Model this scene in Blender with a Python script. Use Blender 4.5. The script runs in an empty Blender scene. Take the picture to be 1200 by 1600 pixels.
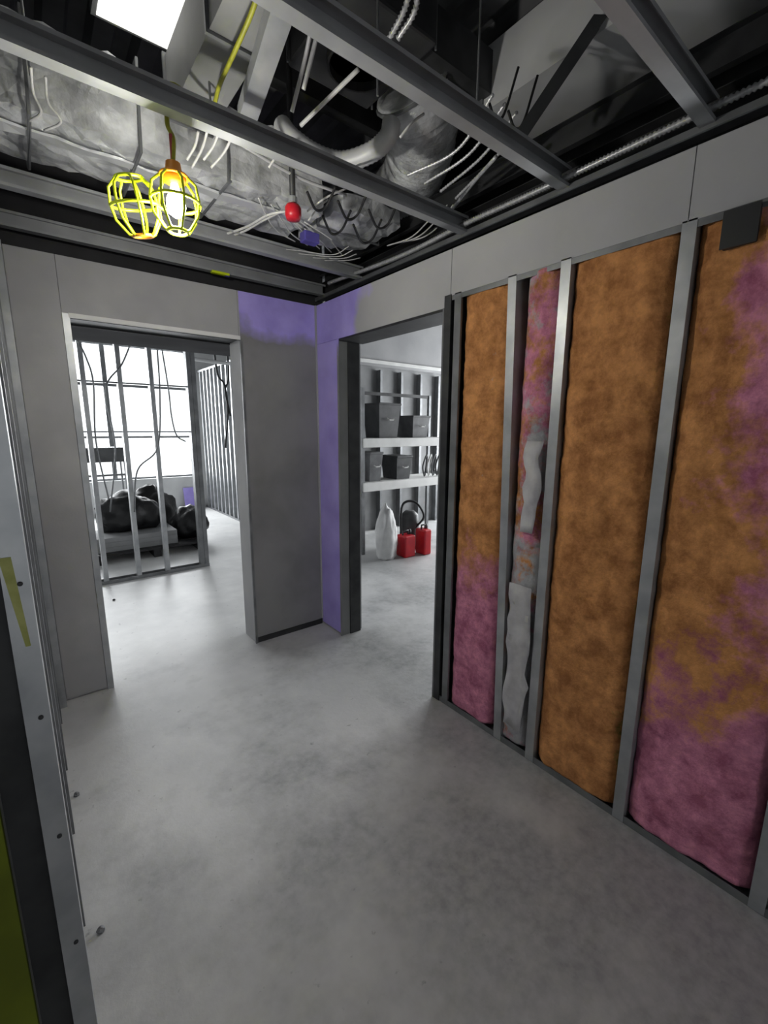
import bpy, bmesh, math, random
from mathutils import Vector, Matrix, noise

S = bpy.context.scene
C = S.collection
R = random.Random(7)

# ---------------------------------------------------------------- camera
F_PX, PITCH, YAW, ROLL, CAM_H = 686.6, 0.1875, 0.6717, 0.0053, 1.55
fw = Vector((math.sin(YAW) * math.cos(PITCH), math.cos(YAW) * math.cos(PITCH), -math.sin(PITCH)))
r0 = Vector((math.cos(YAW), -math.sin(YAW), 0))
u0 = r0.cross(fw)
rt = math.cos(ROLL) * r0 + math.sin(ROLL) * u0
up = -math.sin(ROLL) * r0 + math.cos(ROLL) * u0
EYE = Vector((0, 0, CAM_H))
cd = bpy.data.cameras.new('camera')
cam = bpy.data.objects.new('camera', cd)
C.objects.link(cam)
cd.sensor_fit = 'VERTICAL'
cd.sensor_height = 24.0
cd.lens = F_PX / 1600 * 24.0
cd.clip_start = 0.02
m = Matrix((rt, up, -fw)).transposed().to_4x4()
m.translation = EYE
cam.matrix_world = m
S.camera = cam


def ray(x, y):
    return (x - 600) / F_PX * rt + (800 - y) / F_PX * up + fw


def onz(x, y, z):
    d = ray(x, y)
    return EYE + d * ((z - CAM_H) / d.z)


def onx(x, y, X):
    d = ray(x, y)
    return EYE + d * (X / d.x)


def ony(x, y, Y):
    d = ray(x, y)
    return EYE + d * (Y / d.y)


# ---------------------------------------------------------------- world, lights, exposure
w = bpy.data.worlds.new('world')
S.world = w
w.use_nodes = True
bg = w.node_tree.nodes['Background']
bg.inputs[0].default_value = (0.93, 0.97, 1.0, 1)
bg.inputs[1].default_value = 1.3
S.view_settings.view_transform = 'Standard'
S.view_settings.look = 'None'
S.view_settings.exposure = 0.5
S.view_settings.gamma = 1.0
S.view_settings.use_curve_mapping = False


def area(name, loc, target, sx, sy, power, col=(1, 1, 1)):
    l = bpy.data.lights.new(name, 'AREA')
    l.shape = 'RECTANGLE'
    l.size, l.size_y, l.energy, l.color = sx, sy, power, col
    o = bpy.data.objects.new(name, l)
    C.objects.link(o)
    o.location = loc
    o.rotation_euler = (Vector(target) - Vector(loc)).to_track_quat('-Z', 'Y').to_euler()
    return o


DAY = (0.95, 0.98, 1.0)
area('daylight_window_far', (0.43, 9.32, 1.75), (0.43, 0, 1.3), 4.0, 2.3, 290, DAY)
area('daylight_window_side', (6.75, 3.9, 1.55), (1.0, 3.6, 0.9), 3.7, 1.8, 220, DAY)

# ---------------------------------------------------------------- materials
MATS = {}


def mat(name, col, rough=0.6, metal=0.0, col2=None, scale=6.0, detail=4.0, bump=0.0, bscale=None,
        lo=0.35, hi=0.65, stretch=None, emit=None, estr=0.0):
    """principled material; optional noise blend between two colours and a fine bump"""
    if name in MATS:
        return MATS[name]
    M = bpy.data.materials.new(name)
    M.use_nodes = True
    nt = M.node_tree
    b = nt.nodes['Principled BSDF']
    b.inputs['Base Color'].default_value = (*col, 1)
    b.inputs['Roughness'].default_value = rough
    b.inputs['Metallic'].default_value = metal
    if rough >= 0.95:
        b.inputs['Specular IOR Level'].default_value = 0.05
    tc = nt.nodes.new('ShaderNodeNewGeometry')
    vec = tc.outputs['Position']
    if stretch:
        mp = nt.nodes.new('ShaderNodeMapping')
        mp.inputs['Scale'].default_value = stretch
        nt.links.new(vec, mp.inputs['Vector'])
        vec = mp.outputs['Vector']
    if col2:
        n = nt.nodes.new('ShaderNodeTexNoise')
        n.inputs['Scale'].default_value = scale
        n.inputs['Detail'].default_value = detail
        nt.links.new(vec, n.inputs['Vector'])
        rmp = nt.nodes.new('ShaderNodeValToRGB')
        rmp.color_ramp.elements[0].position = lo
        rmp.color_ramp.elements[1].position = hi
        rmp.color_ramp.elements[0].color = (*col, 1)
        rmp.color_ramp.elements[1].color = (*col2, 1)
        nt.links.new(n.outputs['Fac'], rmp.inputs['Fac'])
        nt.links.new(rmp.outputs['Color'], b.inputs['Base Color'])
    if bump:
        n2 = nt.nodes.new('ShaderNodeTexNoise')
        n2.inputs['Scale'].default_value = bscale or scale * 4
        n2.inputs['Detail'].default_value = 3
        nt.links.new(vec, n2.inputs['Vector'])
        bp = nt.nodes.new('ShaderNodeBump')
        bp.inputs['Strength'].default_value = bump
        bp.inputs['Distance'].default_value = 0.01
        nt.links.new(n2.outputs['Fac'], bp.inputs['Height'])
        nt.links.new(bp.outputs['Normal'], b.inputs['Normal'])
    if emit:
        b.inputs['Emission Color'].default_value = (*emit, 1)
        b.inputs['Emission Strength'].default_value = estr
    MATS[name] = M
    return M


def field_mat(name, base, layers, rough=0.9, bump=0.0, bscale=60, grain=0.5):
    """base = (colA, colB, noise scale); layers = [(colA, colB, scale, nz, ky, kz, off, soft)] laid over it where
    noise*nz + y*ky + z*kz + off > 0, all in metres of the place itself"""
    M = bpy.data.materials.new(name)
    M.use_nodes = True
    nt = M.node_tree
    L = nt.links.new
    b = nt.nodes['Principled BSDF']
    b.inputs['Roughness'].default_value = rough
    g = nt.nodes.new('ShaderNodeNewGeometry')
    sp = nt.nodes.new('ShaderNodeSeparateXYZ')
    L(g.outputs['Position'], sp.inputs[0])

    def nz(scale, detail=5):
        n = nt.nodes.new('ShaderNodeTexNoise')
        n.inputs['Scale'].default_value = scale
        n.inputs['Detail'].default_value = detail
        n.inputs['Roughness'].default_value = grain
        L(g.outputs['Position'], n.inputs['Vector'])
        return n.outputs['Fac']

    def two(a, c, scale):
        rp = nt.nodes.new('ShaderNodeValToRGB')
        rp.color_ramp.elements[0].position, rp.color_ramp.elements[1].position = 0.36, 0.64
        rp.color_ramp.elements[0].color, rp.color_ramp.elements[1].color = (*a, 1), (*c, 1)
        L(nz(scale), rp.inputs['Fac'])
        return rp.outputs['Color']

    def mad(v, k, add):
        q = nt.nodes.new('ShaderNodeMath')
        q.operation = 'MULTIPLY_ADD'
        L(v, q.inputs[0])
        q.inputs[1].default_value = k
        if isinstance(add, (int, float)):
            q.inputs[2].default_value = add
        else:
            L(add, q.inputs[2])
        return q.outputs[0]
    cur = two(*base)
    for (a, c, cs, ns, nk, kx, ky, kz, off, soft) in layers:
        v = mad(nz(ns), nk, off - 0.5 * nk)
        v = mad(sp.outputs['X'], kx, v)
        v = mad(sp.outputs['Y'], ky, v)
        v = mad(sp.outputs['Z'], kz, v)
        q = nt.nodes.new('ShaderNodeMapRange')
        q.inputs['From Min'].default_value = -soft
        q.inputs['From Max'].default_value = soft
        L(v, q.inputs['Value'])
        mx = nt.nodes.new('ShaderNodeMix')
        mx.data_type = 'RGBA'
        L(q.outputs[0], mx.inputs['Factor'])
        L(cur, mx.inputs['A'])
        L(two(a, c, cs), mx.inputs['B'])
        cur = mx.outputs['Result']
    L(cur, b.inputs['Base Color'])
    if bump:
        bp = nt.nodes.new('ShaderNodeBump')
        bp.inputs['Strength'].default_value = bump
        bp.inputs['Distance'].default_value = 0.01
        L(nz(bscale), bp.inputs['Height'])
        L(bp.outputs['Normal'], b.inputs['Normal'])
    return M


def lin(r, g, b):
    f = lambda c: (c / 255 / 12.92) if c <= 10 else ((c / 255 + 0.055) / 1.055) ** 2.4
    return (f(r), f(g), f(b))


STEEL = mat('galvanised steel', lin(158, 161, 164), 0.42, 0.55, lin(182, 184, 186), 9, 4)
STEEL_D = mat('dull galvanised steel', lin(112, 114, 116), 0.5, 0.5, lin(134, 136, 138), 8, 4)
JOIST = mat('joist steel', lin(146, 148, 150), 0.5, 0.3, lin(166, 168, 170), 5, 4)
DARK = mat('dark oiled steel', lin(46, 47, 49), 0.55, 0.3, lin(66, 67, 68), 8)
BLACKISH = mat('black rubber', lin(24, 24, 26), 0.6, 0, lin(38, 38, 40), 10)
DECK = mat('steel decking', lin(84, 85, 87), 0.6, 0.2, lin(116, 117, 118), 4)
FOIL = mat('crumpled foil wrap', lin(238, 240, 241), 0.36, 0.2, lin(160, 162, 164), 7, 6, 0.6, 30)
GALV = mat('sheet metal duct skin', lin(214, 215, 216), 0.5, 0.1, lin(190, 191, 192), 3, 3)
GREY_DUCT = mat('grey painted duct skin', lin(132, 133, 134), 0.6, 0.1, lin(116, 117, 118), 4)
WIRE_W = mat('white cable jacket', lin(225, 225, 222), 0.45, 0, lin(200, 200, 198), 20)
WIRE_G = mat('armoured cable', lin(216, 217, 218), 0.35, 0.3, lin(180, 182, 184), 60)
WHITE = mat('white board', lin(232, 232, 230), 0.7, 0, lin(218, 218, 216), 5)
PALE = mat('pale wall paint', lin(205, 206, 206), 0.85, 0, lin(192, 193, 194), 3)
YELLOW = mat('yellow guard plastic', lin(214, 232, 30), 0.4, 0, lin(196, 214, 20), 14)
ORANGE = mat('orange plastic', lin(240, 160, 40), 0.4, 0, lin(228, 140, 36), 14)
RED = mat('red plastic', lin(196, 26, 34), 0.4, 0, lin(176, 20, 40), 12)
BLUE = mat('violet plastic', lin(92, 84, 172), 0.45, 0, lin(80, 72, 150), 12)
OLIVE = mat('olive green board', lin(112, 124, 14), 0.8, 0, lin(92, 102, 8), 5, 4)
GLASS = bpy.data.materials.new('window glass')
GLASS.use_nodes = True
_n = GLASS.node_tree
_n.nodes.remove(_n.nodes['Principled BSDF'])
_t = _n.nodes.new('ShaderNodeBsdfTransparent')
_g = _n.nodes.new('ShaderNodeBsdfGlossy')
_g.inputs['Roughness'].default_value = 0.02
_x = _n.nodes.new('ShaderNodeMixShader')
_x.inputs[0].default_value = 0.07
_n.links.new(_t.outputs[0], _x.inputs[1])
_n.links.new(_g.outputs[0], _x.inputs[2])
_n.links.new(_x.outputs[0], _n.nodes['Material Output'].inputs['Surface'])
BOARD_G = field_mat('grey gypsum board', (lin(174, 174, 175), lin(160, 160, 162), 2.5),
                    [(lin(186, 186, 186), lin(178, 178, 178), 5, 1.6, 1.2, 0, 0, 0, -0.18, 0.08)], 0.85, 0.05, 90)
PUR_A, PUR_B = lin(188, 174, 246), lin(164, 150, 226)
BOARD_COL = field_mat('gypsum board grey below violet above', (lin(142, 141, 142), lin(126, 125, 126), 3.0),  # grey board, violet towards the top and the corner
                      [(PUR_A, PUR_B, 4, 3.0, 0.55, 0.30, 0, 1.0, -2.58, 0.05)], 0.85, 0.05, 90)
BOARD_CORNER = field_mat('violet gypsum board strip', (PUR_A, PUR_B, 3.0),
                         [(lin(150, 149, 150), lin(138, 137, 138), 3, 4.0, 0.5, 0, 0, -1.6, -0.05, 0.05)], 0.85, 0.05, 90)
BOARD_HEAD = field_mat('grey gypsum header board turning violet', (lin(186, 186, 187), lin(174, 174, 176), 2.0),
                       [(PUR_A, PUR_B, 4, 3.5, 0.7, 0, 1.0, 0.4, -3.32, 0.06)], 0.85, 0.05, 90)
CONCRETE = field_mat('trowelled concrete slab', (lin(204, 204, 204), lin(188, 189, 189), 1.1),
                     [(lin(224, 224, 223), lin(214, 214, 213), 5, 0.8, 1.0, -0.05, 0.05, 0, -0.14, 0.10),
                      (lin(150, 151, 152), lin(172, 173, 174), 24, 1.9, 1.7, 0.14, -0.18, 0, 0.12, 0.22),
                      (lin(150, 151, 152), lin(130, 131, 132), 30, 22, 1.0, 0, 0, 0, -0.20, 0.05)], 0.42, 0.10, 40, 0.62)


# ---------------------------------------------------------------- mesh helpers
def link(name, me, m_=None, parent=None, smooth=False):
    o = bpy.data.objects.new(name, me)
    C.objects.link(o)
    if m_ is not None and not me.materials:
        me.materials.append(m_)
    if smooth:
        for p in me.polygons:
            p.use_smooth = True
    if parent is not None:
        o.parent = parent
    return o


def tag(o, label, cat, group=None):
    o['label'] = label
    o['category'] = cat
    if group:
        o['group'] = group
    return o


def struct(o):
    o['kind'] = 'structure'
    return o


def thing(name, label, cat, loc=(0, 0, 0), group=None):
    o = bpy.data.objects.new(name, None)
    o.empty_display_size = 0.05
    C.objects.link(o)
    o.location = loc
    return tag(o, label, cat, group)


class MB:
    def __init__(s):
        s.v, s.f = [], []

    def add(s, vs, fs):
        k = len(s.v)
        s.v += [tuple(x) for x in vs]
        s.f += [tuple(i + k for i in q) for q in fs]
        return s

    def box(s, x0, x1, y0, y1, z0, z1):
        vs = [(x, y, z) for x in (x0, x1) for y in (y0, y1) for z in (z0, z1)]
        return s.add(vs, [(0, 1, 3, 2), (4, 6, 7, 5), (0, 4, 5, 1), (2, 3, 7, 6), (0, 2, 6, 4), (1, 5, 7, 3)])

    def prism(s, prof, p0, p1, u, v):
        """extrude a 2-D outline from p0 to p1, outline axes u, v"""
        p0, p1, u, v = Vector(p0), Vector(p1), Vector(u), Vector(v)
        n = len(prof)
        vs = [p0 + u * a + v * b for a, b in prof] + [p1 + u * a + v * b for a, b in prof]
        fs = [(i, (i + 1) % n, n + (i + 1) % n, n + i) for i in range(n)]
        fs += [tuple(range(n))[::-1], tuple(range(n, 2 * n))]
        return s.add(vs, fs)

    def tube(s, pts, r, n=8, closed=False, radii=None):
        pts = [Vector(p) for p in pts]
        k = len(pts)
        vs, fs = [], []
        prev = None
        for i, p in enumerate(pts):
            if closed:
                t = pts[(i + 1) % k] - pts[i - 1]
            else:
                t = pts[min(i + 1, k - 1)] - pts[max(i - 1, 0)]
            t = t.normalized()
            if prev is None:
                a = t.orthogonal().normalized()
            else:
                a = (prev - t * prev.dot(t)).normalized()
            prev = a
            b = t.cross(a)
            rr = radii[i] if radii else r
            for j in range(n):
                th = 2 * math.pi * j / n
                vs.append(p + (a * math.cos(th) + b * math.sin(th)) * rr)
        last = k if closed else k - 1
        for i in range(last):
            i2 = (i + 1) % k
            for j in range(n):
                j2 = (j + 1) % n
                fs.append((i * n + j, i * n + j2, i2 * n + j2, i2 * n + j))
        if not closed:
            fs += [tuple(range(n))[::-1], tuple(range((k - 1) * n, k * n))]
        return s.add(vs, fs)

    def lathe(s, prof, c, n=20, axis=None):
        """profile of (radius, height) turned about the vertical through c"""
        c = Vector(c)
        vs, fs = [], []
        for (r_, z_) in prof:
            for j in range(n):
                th = 2 * math.pi * j / n
                p = Vector((r_ * math.cos(th), r_ * math.sin(th), z_))
                if axis is not None:
                    p = axis @ p
                vs.append(c + p)
        for i in range(len(prof) - 1):
            for j in range(n):
                j2 = (j + 1) % n
                fs.append((i * n + j, i * n + j2, (i + 1) * n + j2, (i + 1) * n + j))
        fs += [tuple(range(n))[::-1], tuple(range((len(prof) - 1) * n, len(prof) * n))]
        return s.add(vs, fs)

    def mesh(s, name):
        me = bpy.data.meshes.new(name)
        me.from_pydata(s.v, [], s.f)
        bm = bmesh.new()
        bm.from_mesh(me)
        bmesh.ops.recalc_face_normals(bm, faces=bm.faces)
        bm.to_mesh(me)
        bm.free()
        me.update()
        return me

    def build(s, name, m_, parent=None, smooth=False):
        return link(name, s.mesh(name), m_, parent, smooth)


def box(name, b, m_, parent=None):
    return MB().box(*b).build(name, m_, parent)


def bevel_box(name, b, m_, parent=None, r=0.01, seg=2):
    me = MB().box(*b).mesh(name)
    bm = bmesh.new()
    bm.from_mesh(me)
    bmesh.ops.bevel(bm, geom=bm.edges[:], offset=r, segments=seg, affect='EDGES', profile=0.5)
    bm.to_mesh(me)
    bm.free()
    return link(name, me, m_, parent)


def cprof(depth, fl, lip=0.012, t=0.0025):
    """C section: web on u=0 running along v, flanges towards +u"""
    if lip:
        return [(0, 0), (fl, 0), (fl, lip), (fl - t, lip), (fl - t, t), (t, t), (t, depth - t), (fl - t, depth - t),
                (fl - t, depth - lip), (fl, depth - lip), (fl, depth), (0, depth)]
    return [(0, 0), (fl, 0), (fl, t), (t, t), (t, depth - t), (fl, depth - t), (fl, depth), (0, depth)]


def member(name, p0, p1, u, v, depth, fl, m_, parent=None, lip=0.012, t=0.0025):
    return MB().prism(cprof(depth, fl, lip, t), p0, p1, u, v).build(name, m_, parent)


def smooth_path(pts, n=8):
    """Catmull-Rom through the points"""
    pts = [Vector(p) for p in pts]
    P = [pts[0] * 2 - pts[1]] + pts + [pts[-1] * 2 - pts[-2]]
    out = []
    for i in range(1, len(P) - 2):
        for k in range(n):
            t = k / n
            a, b, c, d = P[i - 1], P[i], P[i + 1], P[i + 2]
            out.append(0.5 * ((2 * b) + (c - a) * t + (2 * a - 5 * b + 4 * c - d) * t * t + (3 * b - a - 3 * c + d) * t ** 3))
    out.append(pts[-1])
    return out


def cable(name, pts, r, m_, parent=None, ribbed=False, n=6, seg=8):
    path = smooth_path(pts, seg)
    radii = None
    if ribbed:
        L_ = sum((path[i + 1] - path[i]).length for i in range(len(path) - 1))
        k = int(L_ / 0.007)
        # resample evenly
        res, acc, i = [path[0]], 0.0, 0
        step = L_ / k
        cur = path[0]
        for q in range(1, k + 1):
            need = step
            while i < len(path) - 1:
                d = (path[i + 1] - cur).length
                if d >= need:
                    cur = cur + (path[i + 1] - cur) * (need / d)
                    break
                need -= d
                cur = path[i + 1]
                i += 1
            res.append(cur)
        path = res
        radii = [r * (1.18 if q % 2 else 0.70) for q in range(len(path))]
    return MB().tube(path, r, n, radii=radii).build(name, m_, parent, True)


# ================================================================ THE SETTING
W, D, HT = 1.687, 2.91, 2.40        # inner face of the right wall, of the back wall, top of the boards
TH = 0.205                          # wall thickness
struct(box('floor', (-3, 7, -3.5, 9.4, -0.12, 0), CONCRETE))

# ---- steel deck ceiling, flutes running along y
deck = MB()
prof = []
x = -3.0
while x < 7.0:
    prof += [(x, 0), (x + 0.07, 0), (x + 0.09, 0.05), (x + 0.15, 0.05)]
    x += 0.17
k = len(prof)
vs = [(a, -3.5, 3.2 + b) for a, b in prof] + [(a, 9.4, 3.2 + b) for a, b in prof] + \
     [(prof[-1][0], -3.5, 3.3), (prof[0][0], -3.5, 3.3), (prof[-1][0], 9.4, 3.3), (prof[0][0], 9.4, 3.3)]
fs = [(i, i + 1, k + i + 1, k + i) for i in range(k - 1)] + [(2 * k, 2 * k + 1, 2 * k + 3, 2 * k + 2)]
deck.add(vs, fs)
ceiling = struct(deck.build('ceiling', DECK))

# ---- ceiling framing hung below the deck
JZ = 2.50
for jy in (0.10, 0.615, 1.10, 1.63, 2.51, 2.98):
    member('joist', (-2.2, jy + 0.024, JZ), (1.80, jy + 0.024, JZ), (0, -1, 0), (0, 0, 1), 0.072, 0.044,
           JOIST, ceiling, 0.012)
member('ledger', (1.86, -1.5, JZ - 0.004), (1.86, 3.1, JZ - 0.004), (-1, 0, 0), (0, 0, 1), 0.104, 0.055, DARK, ceiling, 0.0)
member('ledger', (1.84, -1.5, 2.66), (1.84, 3.1, 2.66), (-1, 0, 0), (0, 0, 1), 0.10, 0.03, DARK, ceiling, 0.0)
box('joist_angle', (1.79, 1.80, -1.5, 3.1, JZ - 0.012, JZ + 0.01), STEEL_D, ceiling)
for (px0, py0, z0, px1, py1, z1, wd) in ((800, 215, 2.60, 928, 22, 2.93, 0.05), (330, 180, 2.62, 345, 60, 3.0, 0.012),
                                         (48, 118, 2.62, 60, 30, 3.1, 0.012), (745, 165, 2.60, 700, 60, 3.1, 0.012),
                                         (590, 150, 2.60, 560, 60, 3.1, 0.012)):
    a, b = onz(px0, py0, z0), onz(px1, py1, z1)
    if wd > 0.03:
        member('brace', a, b, (0.8, -0.6, 0), (0.6, 0.8, 0), 0.03, wd, DARK, ceiling, 0.0)
    else:
        top = Vector((a.x, a.y, 3.2))
        MB().tube([a, top], 0.004, 6).build('hanger_rod', STEEL_D, ceiling)
# cross channels above the joists
a, b = onz(440, -40, 2.64), onz(372, 190, 2.64)
member('cross_channel', a, b, (1, 0, 0), (0, 0, 1), 0.05, 0.062, STEEL, ceiling, 0.0)
for cy, cz in ((1.42, 2.95), (0.75, 2.95), (2.05, 3.05)):
    member('deck_purlin', (-2.2, cy, cz), (2.6, cy, cz), (0, 1, 0), (0, 0, 1), 0.16, 0.06, DARK, ceiling, 0.0)

# ---- right wall: framing, header board, corner board
DOOR0, DOOR1, HEAD = 1.655, 2.63, 2.14
wall_r = MB()
wall_r.box(W + 0.012, W + TH - 0.012, -0.9, D + TH, HEAD + 0.06, HT - 0.004)          # header core
wall_r.box(W + 0.012, W + TH - 0.012, DOOR1 + 0.012, D + TH, 0, HEAD + 0.06)            # corner core
wall_r.box(W + 0.15, W + TH, -0.9, DOOR0 - 0.02, 0.0, HEAD + 0.06)                      # board of the next room
wall_right = struct(wall_r.build('wall_right', BOARD_G))
for y0, y1 in ((-0.9, 0.60), (0.603, DOOR0 - 0.05), (DOOR0 - 0.047, D - 0.001)):
    z0 = 2.19 if y1 < 1.7 else HEAD
    box('header_board', (W, W + 0.012, y0, y1, z0, HT), BOARD_HEAD, wall_right)
box('corner_board', (W, W + 0.012, DOOR1, D - 0.001, 0.02, HEAD - 0.002), BOARD_CORNER, wall_right)
box('jamb_board', (W + 0.001, W + TH - 0.03, DOOR1 - 0.001, DOOR1 + 0.012, 0.0, HEAD), GREY_DUCT, wall_right)
member('jamb_stud', (W + 0.075, DOOR1 - 0.012, 0), (W + 0.075, DOOR1 - 0.012, HEAD), (0, 1, 0), (1, 0, 0), 0.092, 0.03, DARK, wall_right, 0.0)
box('corner_bead', (W - 0.003, W + 0.004, DOOR1 - 0.006, DOOR1 + 0.008, 0.0, HEAD), BOARD_COL, wall_right)
box('head_track', (W + 0.005, W + TH, DOOR0 - 0.02, DOOR1, HEAD - 0.012, HEAD + 0.002), DARK, wall_right)
member('bottom_track', (W + 0.002, -0.9, 0.001), (W + 0.002, DOOR0 - 0.02, 0.001), (0, 0, 1), (1, 0, 0), 0.15, 0.032, STEEL_D, wall_right, 0.0)
member('top_track', (W + 0.002, -0.9, 2.20), (W + 0.002, DOOR0 - 0.02, 2.20), (0, 0, -1), (1, 0, 0), 0.15, 0.032, STEEL_D, wall_right, 0.0)
STUDS = ((0.135, 0), (0.575, 0), (0.985, 0), (1.20, 0.03))
for sy, lean in STUDS:
    member('stud', (W + 0.0, sy - lean, 0.004), (W + 0.0, sy + lean, 2.195), (0, 1, 0), (1, 0, 0), 0.148, 0.042, STEEL, wall_right)
member('jamb_stud', (W - 0.004, DOOR0 - 0.055, 0.002), (W - 0.004, DOOR0 - 0.055, 2.195), (0, 1, 0), (1, 0, 0), 0.152, 0.044, DARK, wall_right, 0.0)
member('jamb_stud', (W + 0.0, DOOR0 - 0.075, 0.002), (W + 0.0, DOOR0 - 0.075, 2.195), (0, -1, 0), (1, 0, 0), 0.148, 0.042, STEEL_D, wall_right)
box('jamb_liner', (W - 0.004, W + TH, DOOR0 - 0.010, DOOR0, 0.0, HEAD), STEEL_D, wall_right)

# unseen lining added over the next room to block its light
MB().box(2.24, 2.30, -0.9, 3.1, 2.46, 3.195).box(W + TH, 2.30, -0.9, 3.1, 2.42, 2.46).box(W + TH, 2.30, 3.06, 3.12, 2.46, 3.195).build('light_blocker', DARK, wall_right)

# ---- back wall with the wide opening
O0, O1, OH = 0.225, 1.13, 2.115
wb = MB()
wb.box(-2.2, O0 - 0.012, D + 0.012, D + TH - 0.012, 0.0, HT - 0.004)
wb.box(O0 - 0.012, O1 + 0.012, D + 0.012, D + TH - 0.012, OH + 0.012, HT - 0.004)
wb.box(O1 + 0.012, W + 0.011, D + 0.012, D + TH - 0.012, 0.0, HT - 0.004)
wall_back = struct(wb.build('wall_back', BOARD_G))
box('wall_board', (-0.004, O0 - 0.030, D, D + 0.012, 0.015, HT), BOARD_G, wall_back)
box('header_board', (O0 - 0.028, O1 - 0.012, D, D + 0.012, OH, HT), BOARD_G, wall_back)
box('wall_board', (O1 - 0.002, W - 0.001, D, D + 0.012, 0.045, HT), BOARD_COL, wall_back)
box('header_board', (O1 - 0.010, O1 - 0.003, D, D + 0.012, OH, HT), BOARD_G, wall_back)
box('jamb_board', (O1 - 0.001, O1 + 0.012, D + 0.001, D + TH, 0.0, OH), BOARD_G, wall_back)
box('jamb_board', (O0 - 0.012, O0, D + 0.013, D + TH, 0.0, OH), BOARD_G, wall_back)
box('corner_bead', (O0 - 0.028, O0 + 0.004, D - 0.003, D + 0.012, 0.0, OH + 0.01), STEEL, wall_back)
box('corner_bead', (O1 - 0.006, O1 + 0.010, D - 0.003, D + 0.010, 0.0, OH), STEEL_D, wall_back)
box('corner_bead', (W - 0.012, W - 0.0005, D - 0.010, D - 0.0005, 0.05, HT), BOARD_G, wall_back)
member('head_track', (O0 - 0.01, D + 0.004, OH - 0.001), (O1, D + 0.004, OH - 0.001), (0, 0, -1), (0, 1, 0), TH - 0.01, 0.012, DARK, wall_back, 0.0)
box('head_lip', (O0, O1 - 0.004, D - 0.004, D + 0.004, OH - 0.010, OH + 0.014), WHITE, wall_back)
member('bottom_track', (O1 + 0.003, D + 0.002, 0.001), (W - 0.002, D + 0.002, 0.001), (0, 0, 1), (0, 1, 0), 0.1, 0.04, DARK, wall_back, 0.0)

# dropped beam just behind the opening, upper part added to block far-room light
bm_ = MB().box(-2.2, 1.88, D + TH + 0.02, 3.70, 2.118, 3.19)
trim1 = struct(bm_.build('trim_1', mat('shade-dark matt soffit', lin(66, 66, 68), 1.0, 0, lin(54, 54, 56), 3)))  # shade under the beam is put into this dark colour

# ---- left wall, seen almost edge on, and its near end
wall_left = struct(MB().box(-0.13, -0.045, 1.10, D + 0.01, 2.30, HT).box(-0.128, -0.047, 1.12, D + 0.01, 0.0, 0.03).build('wall_left', STEEL_D))
member('stud', (-0.031, 1.04, 0.0), (-0.031, 1.04, HT), (0, 1, 0), (-1, 0, 0), 0.041, 0.06, STEEL, wall_left, 0.0)
for sy in (1.46, 1.87, 2.28, 2.69):
    member('stud', (-0.036, sy, 0.0), (-0.036, sy, HT), (0, 1, 0), (-1, 0, 0), 0.09, 0.042, STEEL_D, wall_left)
member('stud', (-0.006, 2.85, 0.0), (-0.006, 2.85, HT), (0, 1, 0), (-1, 0, 0), 0.09, 0.042, STEEL, wall_left)
box('backing_board', (-0.145, -0.132, 1.12, D + 0.01, 0.0, HT), BOARD_G, wall_left)
member('stud', (-0.074, 1.085, 0.0), (-0.074, 1.085, HT), (0, 1, 0), (-1, 0, 0), 0.055, 0.03, DARK, wall_left, 0.0)  # dark colour stands in for the shade in the stud recess
box('wall_board', (-0.9, -0.132, 1.06, 1.08, 0.0, HT), OLIVE, wall_left)

for sz in (0.42, 0.70, 0.98, 1.26, 1.54, 1.82):
    MB().lathe([(0.0045, -0.0025), (0.0045, 0.0), (0.002, 0.001)], (-0.046, 1.0375, sz), 10, Matrix.Rotation(math.pi / 2, 3, 'X')).build('screw', DARK, wall_left)
q0, q1 = ony(6, 872, 1.038), ony(44, 1010, 1.038)
MB().add([(-0.071, 1.0380, q0.z), (-0.053, 1.0380, q0.z), (-0.044, 1.0380, q1.z), (-0.052, 1.0380, q1.z),
          (-0.071, 1.0395, q0.z), (-0.053, 1.0395, q0.z), (-0.044, 1.0395, q1.z), (-0.052, 1.0395, q1.z)],
         [(0, 1, 2, 3), (4, 7, 6, 5), (0, 4, 5, 1), (1, 5, 6, 2), (2, 6, 7, 3), (3, 7, 4, 0)]).build(
    'tape_strip', mat('dull yellow tape', lin(196, 198, 124), 0.8, 0, lin(172, 176, 100), 30), wall_left)

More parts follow.
